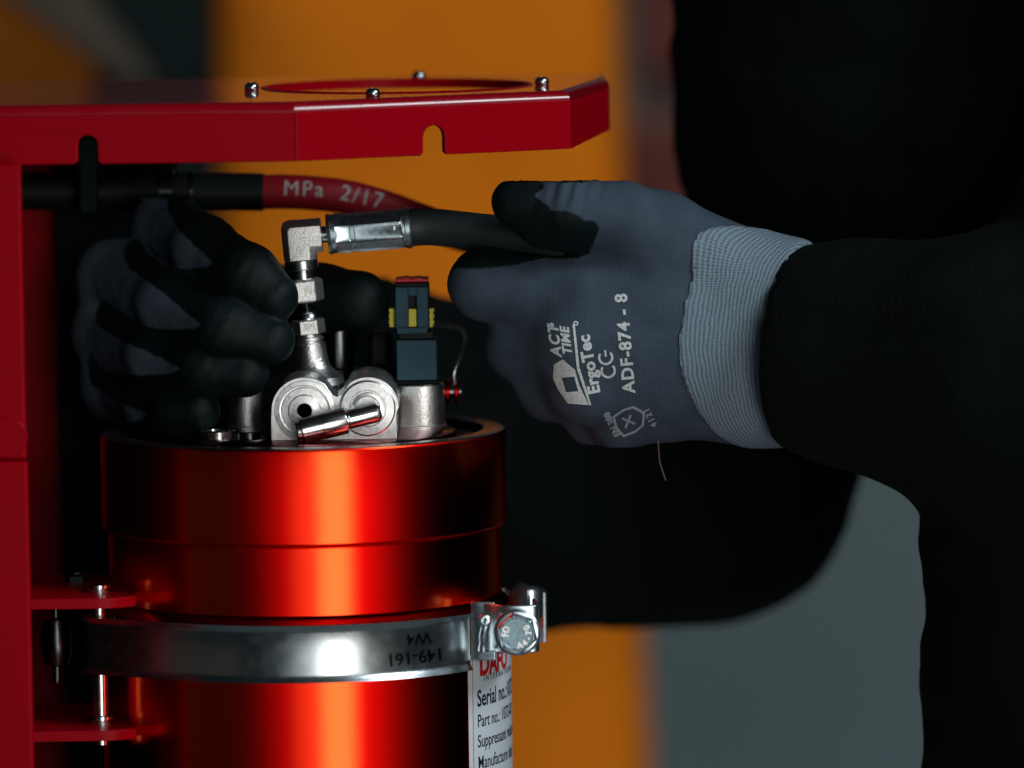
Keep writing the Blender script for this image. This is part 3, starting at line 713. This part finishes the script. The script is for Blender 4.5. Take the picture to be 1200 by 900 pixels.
# ================================================================== HYDRAULIC HOSE being fitted
hs = thing('hydraulic_hose', 'black hose with silver crimped ferrule and elbow, held by both gloved hands', 'hose', O + uz * -3)
nut = MB().lathe(O, uz, [(-2.9, 6.6), (-2.4, 7.7), (5.2, 7.7), (6.0, 6.6), (6.3, 5.0)], 6, rot=R(5)).build('swivel_nut', 'blasted', hs, smooth=20, bevel=.45)
MB().lathe(O, uz, [(6.0, 5.0), (7.5, 5.0), (9.6, 5.3), (10, 6.0), (10.3, 6.5), (13.2, 6.5), (13.6, 6.0), (14, 4)], 40).build('collar', 'steel', hs, smooth=30)
sc_ = 22.8
def fr(u, s, y=0): return O + ux * u + uz * s + np.array([0, y, 0])
def L_out(h, c, e):                                            # L outline with half width h, outer corner cut c, arm end e
    return [(-h, 13.8), (h, 13.8), (h, sc_ - h - .6), (h + .6, sc_ - h), (e, sc_ - h), (e, sc_ + h), (-h + c, sc_ + h), (-h + c * .3, sc_ + h - c * .3), (-h, sc_ + h - c)]
el = MB()
el.rings([[fr(u, s_, y_) for u, s_ in L_out(h, c, e)] for h, c, e, y_ in ((3.5, 1.4, 8.6, -6.4), (3.9, 1.6, 8.9, -6.3), (6.2, 2.6, 9.1, -3.9), (6.45, 2.8, 9.1, -3.3), (6.45, 2.8, 9.1, 3.3), (6.2, 2.6, 9.1, 3.9), (3.5, 1.4, 8.6, 6.4))])
el.build('elbow', 'blasted', hs, smooth=25)
MB().lathe(fr(0, sc_), ux, [(8, 3.2), (11.6, 3.2)], 32).build('neck', 'steel', hs)
# ferrule with crimp flats between two round beads
rf = []
def ring_n(u, r, flat):
    o_ = []
    for k in range(80):
        a_ = 2 * math.pi * k / 80 + .3; m_ = ((a_ + math.pi / 8) % (2 * math.pi / 8)) - math.pi / 8
        rr2 = r * (1 - flat + flat * math.cos(math.pi / 8) / math.cos(m_)) + flat * .35 * (1 if abs(m_) > .34 else 0)
        o_.append(fr(u, sc_) + np.array([0, math.cos(a_), 0]) * rr2 + uz * math.sin(a_) * rr2)
    return o_
for u, r, fl_ in ((11.2, 6.2, 0), (11.3, 7.8, 0), (12.6, 8.1, 0), (12.9, 7.6, 0), (14.2, 7.6, 0), (14.6, 8.1, .2), (16, 8.0, 1), (20, 7.9, 1), (20.3, 7.7, 1), (22, 7.75, 1), (22.3, 7.95, 1), (39.5, 7.9, 1), (40.4, 7.8, .2), (40.8, 7.5, 0), (41.6, 7.5, 0), (42, 8.0, 0), (43.6, 8.0, 0), (44.0, 7.6, 0), (44, 6.5, 0)):
    rf.append(ring_n(u, r, fl_))
fer = MB().rings(rf).build('ferrule', 'zinc', hs, smooth=24)
fb = bvh_of(fer); fm = MB()
lay(fm, text_mesh('12  -11', 5.2, .1), 461, 272, 86, fb, 0, .15); fm.build('stamped_marking', 'machined', fer, smooth=0)
nb_ = bvh_of(nut); nm = MB(); lay(nm, text_mesh('RH', 3.4, .08), 364, 341, 5, nb_, 0, .12); nm.build('stamped_marking', 'stamp', nut, smooth=0)
hm = MB(); lay(hm, text_mesh('BH', 3.2, .08), 363, 383, 5, bvh_of(hx), 0, .12); hm.build('stamped_marking', 'stamp', hx, smooth=0)
hp = bez([fr(42, sc_), fr(52, sc_ - .3), P(560, 271.5, -4), P(610, 277, -9), P(660, 288, -10), P(720, 315, 6), P(770, 360, 26), P(800, 430, 36), P(800, 520, 48)][:8], 8)
MB().tube(hp, 7.25, 40).build('hose', 'rubber', hs)

# ================================================================== PLUG CONNECTOR
cx_ = P(487, 400, 6)[0]
pc = thing('plug_connector', 'blue grey electrical plug with yellow lock and red top clip', 'connector', (cx_, 8, P(487, 447, 2)[2]))
def pbox(name, x0, x1, y0, y1, d0, d1, m, bevel=.5):
    a_, b_ = P(x0, y1, d0), P(x1, y0, d0); return MB().box((a_[0], d0, a_[2]), (b_[0], d1, b_[2])).build(name, m, pc, bevel=bevel)
pbox('base_collar', 462, 516, 446.5, 450.5, 0, 18, 'black')
pbox('lower_housing', 465, 511.5, 398, 446.5, .5, 17, 'teal_plastic', .7)
pbox('neck', 467, 508, 388, 398, 2, 15, 'black')
pbox('upper_housing', 463, 503, 331, 391, 4.5, 15, 'black', .8)
pbox('latch_rail', 463.5, 478.3, 336, 387, 1.6, 4.4, 'teal_plastic', .6)
pbox('latch_rail', 488.4, 501.5, 336, 387, 1.6, 4.4, 'teal_plastic', .6)
pbox('latch_bar', 478.4, 488.3, 336, 347, 1.9, 4.4, 'teal_plastic', .3)
pbox('latch_bar', 465, 500.5, 383.5, 391.5, .6, 1.55, 'teal_plastic', .5)
pbox('latch_lip', 463, 502, 331, 336.5, .2, 4.4, 'black', .5)
yl = pbox('lock_slide', 479, 487.7, 362, 383, 1.2, 4.3, 'yellow', .3)
mr = MB()
for k in range(4):
    a_, b_ = P(479.2, 368 + 4.6 * k, 1.0), P(487.5, 366.4 + 4.6 * k, 1.0); mr.box((a_[0], .8, a_[2]), (b_[0], 1.25, b_[2]))
mr.build('ridge', 'yellow', yl)
for x0, x1 in ((456, 462.8), (503.2, 508.5)):
    g = MB()
    for k in range(6):
        a_, b_ = P(x0 + (k % 2) * .6, 365.2 + 3.6 * k, 5), P(x1 - (0 if x0 < 480 else (k % 2) * 1.2), 361.8 + 3.6 * k, 5); g.box((a_[0], 5, a_[2]), (b_[0], 12, b_[2]))
    g.build('side_grip', 'yellow', pc)
pbox('top_clip', 463.5, 502, 326.5, 331, 1.0, 15, 'red_plastic', .5)
pbox('clip_ridge', 472, 480, 325.6, 328, .7, 13, 'red_plastic', .3); pbox('clip_ridge', 486, 494, 325.6, 328, .7, 13, 'red_plastic', .3)
# red cable fitting
rf_ = P(530, 459, 22)
rfo = thing('cable_fitting', 'small red two disc fitting with grey wire, beside the plug', 'fitting', rf_)
for k in (0, 1):
    MB().lathe(rf_ + np.array([-2.6 + 3.6 * k, 0, 0]), (1, 0, 0), [(-.2, 4.4), (.2, 5.0), (1.4, 5.0), (1.8, 4.4)], 32).build('disc', 'red_anod', rfo, smooth=30)
MB().lathe(rf_ + np.array([-4.5, 0, 0]), (1, 0, 0), [(0, 2.4), (8, 2.4)], 24).build('spindle', 'steel', rfo)
MB().tube(bez([P(533, 450, 19), P(532, 438, 18), P(537, 424, 20), P(545, 404, 28), P(538, 385, 48), P(500, 378, 60)], 6), .85, 12).build('wire', 'cast', rfo)

# ================================================================== PRINTED RED HOSE behind
YH = 62
ph = thing('printed_hose', 'red hose with white print and black sleeve, under the top plate', 'hose', P(310, 225, YH))
hpth = bez([P(306, 225, YH), P(345, 225, YH), P(400, 230, YH + 2), P(450, 243, YH + 8), P(520, 268, YH + 18), P(600, 290, YH + 28), P(680, 310, YH + 40)], 8)
rh = MB().tube(hpth, 6.9, 32).build('hose', 'red_hose', ph)
MB().tube([P(20, 224, YH), P(200, 224, YH), P(309, 225, YH)], 7.6, 40).build('sleeve', 'black', ph)
for a_, b_, r_ in ((186, 204, 8.6), (222, 228, 8.4), (110, 118, 8.3)):
    MB().tube([P(a_, 224, YH), P(a_ + 1, 224, YH), P(b_ - 1, 224, YH), P(b_, 224, YH)], [r_ - .8, r_, r_, r_ - .8], 40).build('sleeve_ring', 'dark_steel', ph)
rb = bvh_of(rh); lm = MB()
lay(lm, text_mesh('MPa', 8.4, 0, space=1.2), 356, 222.5, -2, rb, YH, .2); lay(lm, text_mesh('2/17', 8.6, 0, space=1.15), 424, 231.5, -12, rb, YH, .2)
lm.build('lettering', 'hose_print', ph, smooth=0)
ck = thing('hose_clip', 'black clip hanging from the slot and holding the black hose sleeve', 'clip', P(103, 215, -60))
MB().box(tuple(P(93, 250, YH - 12) - [0, 6, 0]), tuple(P(114, 160, YH - 12) + [0, 0, 0])).build('strap', 'mast', ck, bevel=1.5)
MB().lathe(P(95, 224, YH), (1, 0, 0), [(0, 9), (0, 11.5), (6, 11.5), (6, 9)], 32).build('ring', 'black', ck)

# ================================================================== PERSON
pe = thing('person', 'person in black jacket and grey work gloves fitting the black hose', 'person', P(1350, 1000, 0))
# ---- right hand: metacarpals, fingers, thumb (photo position, depth, radius)
def J(x, y, Y): return P(x, y, Y)
RW1, RW2 = J(925, 362, -8), J(925, 442, -6)
rh_meta = [  # mcp point, r, wrist point, r
    (J(688, 346, -17), 14.2, J(880, 345, -4), 19.5), (J(668, 402, -21), 13.4, J(885, 380, -8), 20),
    (J(686, 456, -15), 12.8, J(885, 420, -8), 20), (J(728, 492, -3), 11.0, J(880, 452, -3), 19)]
rh_fing = [
    [(J(688, 346, -17), 13.8), (J(568, 333, -12), 13.6), (J(592, 324, 24), 11.4), (J(632, 324, 34), 9.6)],
    [(J(668, 402, -21), 13.2), (J(610, 404, -2), 13.2), (J(612, 384, 33), 10.8), (J(655, 368, 40), 9.6)],
    [(J(686, 456, -15), 12.4), (J(646, 452, 4), 13.0), (J(652, 430, 36), 10.2), (J(692, 408, 40), 9.2)],
    [(J(728, 492, -3), 11.2), (J(697, 487, 13), 11.8), (J(706, 464, 40), 9.0), (J(738, 444, 42), 8.2)]]
rh_thumb = [(J(862, 322, -8), 19), (J(775, 274, -16), 15.5), (J(730, 254, -24), 12.6), (J(664, 247, -34), 10.6), (J(605, 236.5, -29), 9.4)]
def RH(p):
    d = seg(p, RW1, J(980, 372, -14), 23.0, 23); d = smin(d, seg(p, RW2, J(980, 438, -12), 22, 23), 20)
    for a_, ra, b_, rb_ in rh_meta: d = smin(d, seg(p, a_, b_, ra, rb_), 14)
    d = smin(d, seg(p, rh_meta[0][2], RW1, 19.5, 23), 14); d = smin(d, seg(p, rh_meta[3][2], RW2, 19, 22), 14)
    fg = None
    for f in rh_fing:
        g = None
        for (a_, ra), (b_, rb_) in zip(f[:-1], f[1:]):
            s_ = seg(p, a_, b_, ra, rb_); g = s_ if g is None else smin(g, s_, 4)
        fg = g if fg is None else smin(fg, g, 8)
    d = smin(d, fg, 5)
    t = None
    for (a_, ra), (b_, rb_) in zip(rh_thumb[:-1], rh_thumb[1:]):
        s_ = seg(p, a_, b_, ra, rb_); t = s_ if t is None else smin(t, s_, 5)
    t = smin(t, seg(p, J(676, 264, -24), J(640, 262, -28), 11.2, 10.0), 6)                       # pad
    t = smin(t, seg(p, J(700, 238, -28), J(672, 231, -32), 7.0, 6.4), 5)                          # knuckle
    d = smin(d, t, 6)
    d = smin(d, seg(p, J(745, 285, -12), J(770, 330, -12), 15, 16), 12)                           # web
    # knit gathers over the thumb joint
    x, y = to_plan(p)
    g = np.exp(-((x - 672) / 34) ** 2 - ((y - 225) / 22) ** 2)
    d = d + g * .75 * np.sin((x * .94 + y * .25) / 2.7) 
    q_ = p @ np.array([[.8, 0, .6], [0, 1, 0], [-.6, 0, .8]])
    fd = np.clip(-cut_plane(p, 788, 1.2, -.10) / 18, .12, 1)
    d = d + fd * (.9 * vnoise(p, 17) + .8 * vnoise(q_ * np.array([.35, .6, 1.0]) + 20, 7.5) + .3 * vnoise(p + 50, 6.0))
    return d
lo, hi = np.minimum(J(510, 550, -80), J(990, 190, 70)), np.maximum(J(510, 550, -80), J(990, 190, 70))
def cut_plane(p, x0, k, m_):
    """signed mm along the forearm from a tilted ring round the wrist"""
    q = P(x0, 390, -34); return (p[:, 0] - q[0] - k * (p[:, 1] - q[1]) + m_ * (p[:, 2] - q[2])) / math.sqrt(1 + k * k + m_ * m_)
def RHg(p): return smax(RH(p), cut_plane(p, 800, 1.2, -.10) - 3, 1.0)
v, q = nets(RHg, lo, hi, 1.0)
x, y = to_plan(v)
K = 1 / 3
# dip line: black thumb and finger pads; positive = coated
thumb_poly = [(560, 190), (636, 205), (638, 221), (628, 229), (634, 236), (641, 239), (646, 246), (662, 247), (678, 252), (684, 258), (697, 259), (703, 268), (697, 282), (690, 297), (676, 303), (640, 303), (560, 300)]
index_poly = [(500, 300), (528, 314), (560, 315), (600, 312), (640, 302), (670, 297), (690, 297), (690, 270), (560, 280), (500, 285)]
coat = np.maximum(poly_sd(x, y, thumb_poly) * K, poly_sd(x, y, index_poly) * K)
coat = np.maximum(coat, np.clip((v[:, 1] - 9 - .25 * (v[:, 0] - P(600, 400, 0)[0]) * 0) / 2, -30, 6) - np.maximum(0, x - 720) * .06)
glo = thing  # glove parts hang on the person
gr = net_obj('glove', v, q, 'glove', pe, {'coat': coat})
# ---- its cuff
def RC_(p):
    d = RH(p) - 1.0
    d = smax(d, -cut_plane(p, 788, 1.2, -.10), 1.2); return smax(d, cut_plane(p, 921, .42, .02), 1.5)
v, q = nets(RC_, np.minimum(J(770, 550, -80), J(1000, 220, 60)), np.maximum(J(770, 550, -80), J(1000, 220, 60)), 1.1)
v = relax(v, q, 5)
al_ = cut_plane(v, 788, 1.2, -.10) * .6 + cut_plane(v, 921, .42, .02) * .4; wc = J(860, 390, -6)
ar_ = np.arctan2(v[:, 2] - wc[2], -(v[:, 1] - wc[1])) * 32
cu_ = net_obj('cuff', v, q, 'cuff', gr, {'along': al_, 'around': ar_})
# ---- prints on the glove
gb = bvh_of(gr)
pr = MB()
lay(pr, text_mesh('ADF-874 - 8', 6.6, .22, space=1.14), 733.5, 402, 95, gb, -40, .3)
lay(pr, text_mesh('ErgoTec', 6.4, .26, space=1.06), 691, 427, 101, gb, -40, .3)
lay(pr, poly_mesh([arc(0, 0, 3.0, 50, 310, 20) + arc(0, 0, 2.1, 310, 50, 20)]), 713, 434, 98, gb, -40, .3)
lay(pr, poly_mesh([arc(0, 0, 3.0, 50, 310, 20) + arc(0, 0, 2.1, 310, 50, 20)]), 710, 418.5, 98, gb, -40, .3)
lay(pr, poly_mesh([[(-.4, -.4), (2.2, -.4), (2.2, .4), (-.4, .4)]]), 710, 416.5, 98, gb, -40, .3)
def pxl(pts, c): return [((x - c[0]) / 3, (c[1] - y) / 3) for x, y in pts]
c0 = (672, 442)
logo_o = pxl([(650, 427), (660, 421), (674, 433), (679, 451), (690, 474), (666, 472), (655, 456), (649, 443)], c0)
logo_i = pxl([(659, 442), (673, 441), (678, 458), (664, 459)], c0)
lay(pr, poly_mesh([logo_o, logo_i]), c0[0], c0[1], 0, gb, -40, .3)
lay(pr, poly_mesh([pxl([(671, 381), (673.5, 381), (679, 430), (693, 474), (690.5, 474), (676, 432)], c0)]), c0[0], c0[1], 0, gb, -40, .3)
lay(pr, text_mesh('ACT', 5.4, .22, shear=.3, space=1.25), 651, 400, 97, gb, -40, .3)
lay(pr, text_mesh('TIME', 4.6, .2, shear=.3, space=1.1), 664, 400, 97, gb, -40, .3)
lay(pr, poly_mesh([arc(0, 0, 1.0, 0, 360, 12)[:-1], arc(0, 0, .45, 0, 360, 10)[:-1]]), 675, 379, 0, gb, -40, .3)
lay(pr, poly_mesh([arc(0, 0, 1.0, 0, 360, 12)[:-1]]), 647, 381, 0, gb, -40, .3)
pr.build('printed_marking', 'print', gr, smooth=0, fix=False)
pd = MB()
sh = [(-4.6, -5), (0, -6), (4.6, -5), (5.2, 0), (4.4, 4.2), (0, 7), (-4.4, 4.2), (-5.2, 0)]
lay(pd, poly_mesh([[(x, y * 1.0) for x, y in sh], [(x * .84, y * .84) for x, y in sh]]), 738, 493, -62, gb, -36, .3)
lay(pd, poly_mesh([[(-3, -.4), (2.6, -.6), (2.6, .3), (-3, .5)]]), 738, 493, -20, gb, -36, .3)
lay(pd, poly_mesh([[(-.5, -3), (.4, -3), (.5, 2.6), (-.4, 2.6)]]), 737, 493, -20, gb, -36, .3)
lay(pd, text_mesh('EN 388', 3.4, .16), 718, 497, 118, gb, -36, .3); lay(pd, text_mesh('4121', 3.4, .12, space=1.25), 763, 489, 118, gb, -36, .3)
pd.build('printed_marking', 'print_dim', gr, smooth=0, fix=False)
MB().tube(bez([P(771, 516, -34), P(773, 540, -31), P(776, 551, -31), P(780, 563, -30)], 5), .28, 8).build('loose_thread', 'thread', gr)

# ---- left hand, curled round the fitting
lh_mcp = [(J(196, 264, 40), 13.6), (J(131, 322, 46), 13.8), (J(124, 388, 48), 13.4), (J(138, 452, 48), 12.0)]
lh_f = [
    [(J(196, 264, 40), 13.4), (J(240, 291, 6), 12.0), (J(290, 322, -17), 11.4), (J(320, 348, -21), 9.8)],
    [(J(131, 322, 46), 13.6), (J(200, 355, 2), 12.4), (J(264, 385, -21), 11.9), (J(315, 399, -23), 10.2)],
    [(J(124, 388, 48), 13.2), (J(184, 415, 4), 11.8), (J(240, 430, -16), 11.2), (J(287, 437, -21), 9.6)],
    [(J(138, 452, 48), 11.8), (J(178, 476, 10), 10.2), (J(208, 484, -8), 9.8), (J(232, 481, -14), 8.6)]]
LW = J(310, 395, 118)
lh_th = [(J(305, 395, 88), 18), (J(330, 357, 56), 14), (J(375, 350, 28), 12.8), (J(421, 352, 15), 11.8)]
def LH(p):
    d = seg(p, LW, J(420, 420, 175), 27, 30)
    for (a_, ra) in lh_mcp: d = smin(d, seg(p, a_, LW, ra, 22), 13)
    d = smin(d, seg(p, lh_mcp[3][0], J(330, 450, 105), 12, 23), 12)
    fs_ = None
    for f in lh_f:
        g = None
        for (a_, ra), (b_, rb_) in zip(f[:-1], f[1:]):
            s_ = seg(p, a_, b_, ra, rb_); g = s_ if g is None else smin(g, s_, 5)
        fs_ = g if fs_ is None else smin(fs_, g, 2.2)
    d = smin(d, fs_, 4)
    t = None
    for (a_, ra), (b_, rb_) in zip(lh_th[:-1], lh_th[1:]):
        s_ = seg(p, a_, b_, ra, rb_); t = s_ if t is None else smin(t, s_, 6)
    d = smin(d, t, 4)
    x, y = to_plan(p)
    for (cx0, cy0) in ((283, 316), (258, 382), (234, 429)):                                        # creases at the finger joints
        g = np.exp(-((x - cx0) / 20) ** 2 - ((y - cy0) / 26) ** 2); d = d + g * .16 * np.sin((x * .85 + y * .5) / 2.9)
    return d + .55 * vnoise(p + 13, 24) + .25 * vnoise(p + 90, 7)
b0, b1 = J(66, 530, -60), J(480, 200, 200)
v, q = nets(LH, np.minimum(b0, b1), np.maximum(b0, b1), 1.1)
x, y = to_plan(v)
def cz(pts): return [(60 + a / 2.57, 180 + b / 2.57) for a, b in pts]
gp = [cz([(-60, -80), (355, 130), (350, 170), (395, 240), (440, 285), (492, 328), (470, 342), (410, 347), (340, 342), (300, 310), (262, 255), (235, 265), (-60, 300)]),
      cz([(-60, 200), (250, 235), (232, 262), (218, 300), (235, 345), (300, 390), (370, 445), (450, 515), (430, 528), (340, 530), (270, 515), (215, 480), (160, 440), (-60, 460)]),
      cz([(-60, 420), (158, 438), (140, 470), (135, 505), (170, 540), (250, 580), (330, 615), (392, 650), (360, 662), (270, 668), (200, 665), (150, 640), (118, 600), (-60, 600)]),
      cz([(-60, 560), (115, 590), (112, 650), (120, 695), (180, 735), (240, 765), (292, 782), (280, 800), (220, 815), (140, 826), (-60, 830)])]
gray = np.full(len(v), -99.0)
for k in gp: gray = np.maximum(gray, poly_sd(x, y, k) / 3)
gl = net_obj('glove', v, q, 'glove', pe, {'coat': -gray})

# ---- jacket: torso and both sleeves, one continuous surface
def JK(p):
    # right sleeve (near), left sleeve (far), torso
    f = vnoise(p * np.array([1, 1, .6]), 46) * 9 + vnoise(p * np.array([.7, 1, 1.5]) + 31, 21) * 6.0 + vnoise(p + 77, 9) * 1.2
    d = seg(p, J(900, 402, -8), J(1010, 415, -20), 35.5, 39.5)
    d = smin(d, seg(p, J(1010, 415, -20), J(1180, 440, -45), 39.5, 56), 22) + f * .45
    d = smax(d, -cut_plane(p, 904, .42, -.05), 2.0)
    d = smax(d, -seg(p, J(860, 401, -8), J(930, 401, -10), 32.0, 32.0), 2.5)         # the sleeve opening round the cuff
    b = smin(seg(p, J(1180, 440, -45), J(1390, 470, -60), 56, 66), seg(p, J(1390, 470, -60), J(1470, -120, 110), 66, 78), 25)
    t = seg(p, J(1096, -260, 210), J(1112, 120, 215), 118, 112)
    t = smin(t, seg(p, J(1112, 120, 215), J(1420, 430, 130), 112, 105), 15)
    t = smin(t, seg(p, J(1398, 470, -10), J(1402, 1250, -10), 108, 108), 10)
    t = smin(t, seg(p, J(1480, -240, 120), J(1500, 1250, 120), 120, 130), 40)
    b = smin(b, t, 18)
    l = seg(p, J(425, 432, 176), J(600, 550, 250), 37, 63)
    l = smin(l, seg(p, J(600, 550, 250), J(828, 594, 300), 63, 52), 16)
    l = smin(l, seg(p, J(862, 565, 300), J(1020, 80, 270), 47, 64), 14)
    return smin(d, smin(b, l, 12) + f * .8, 14)
b0, b1 = J(330, 1260, -190), J(1860, -330, 420)
lo = np.minimum(b0, b1); hi = np.maximum(b0, b1); lo[1], hi[1] = -190, 400
v, q = nets(JK, lo, hi, 4.2)
net_obj('jacket', v, q, 'jacket', pe)
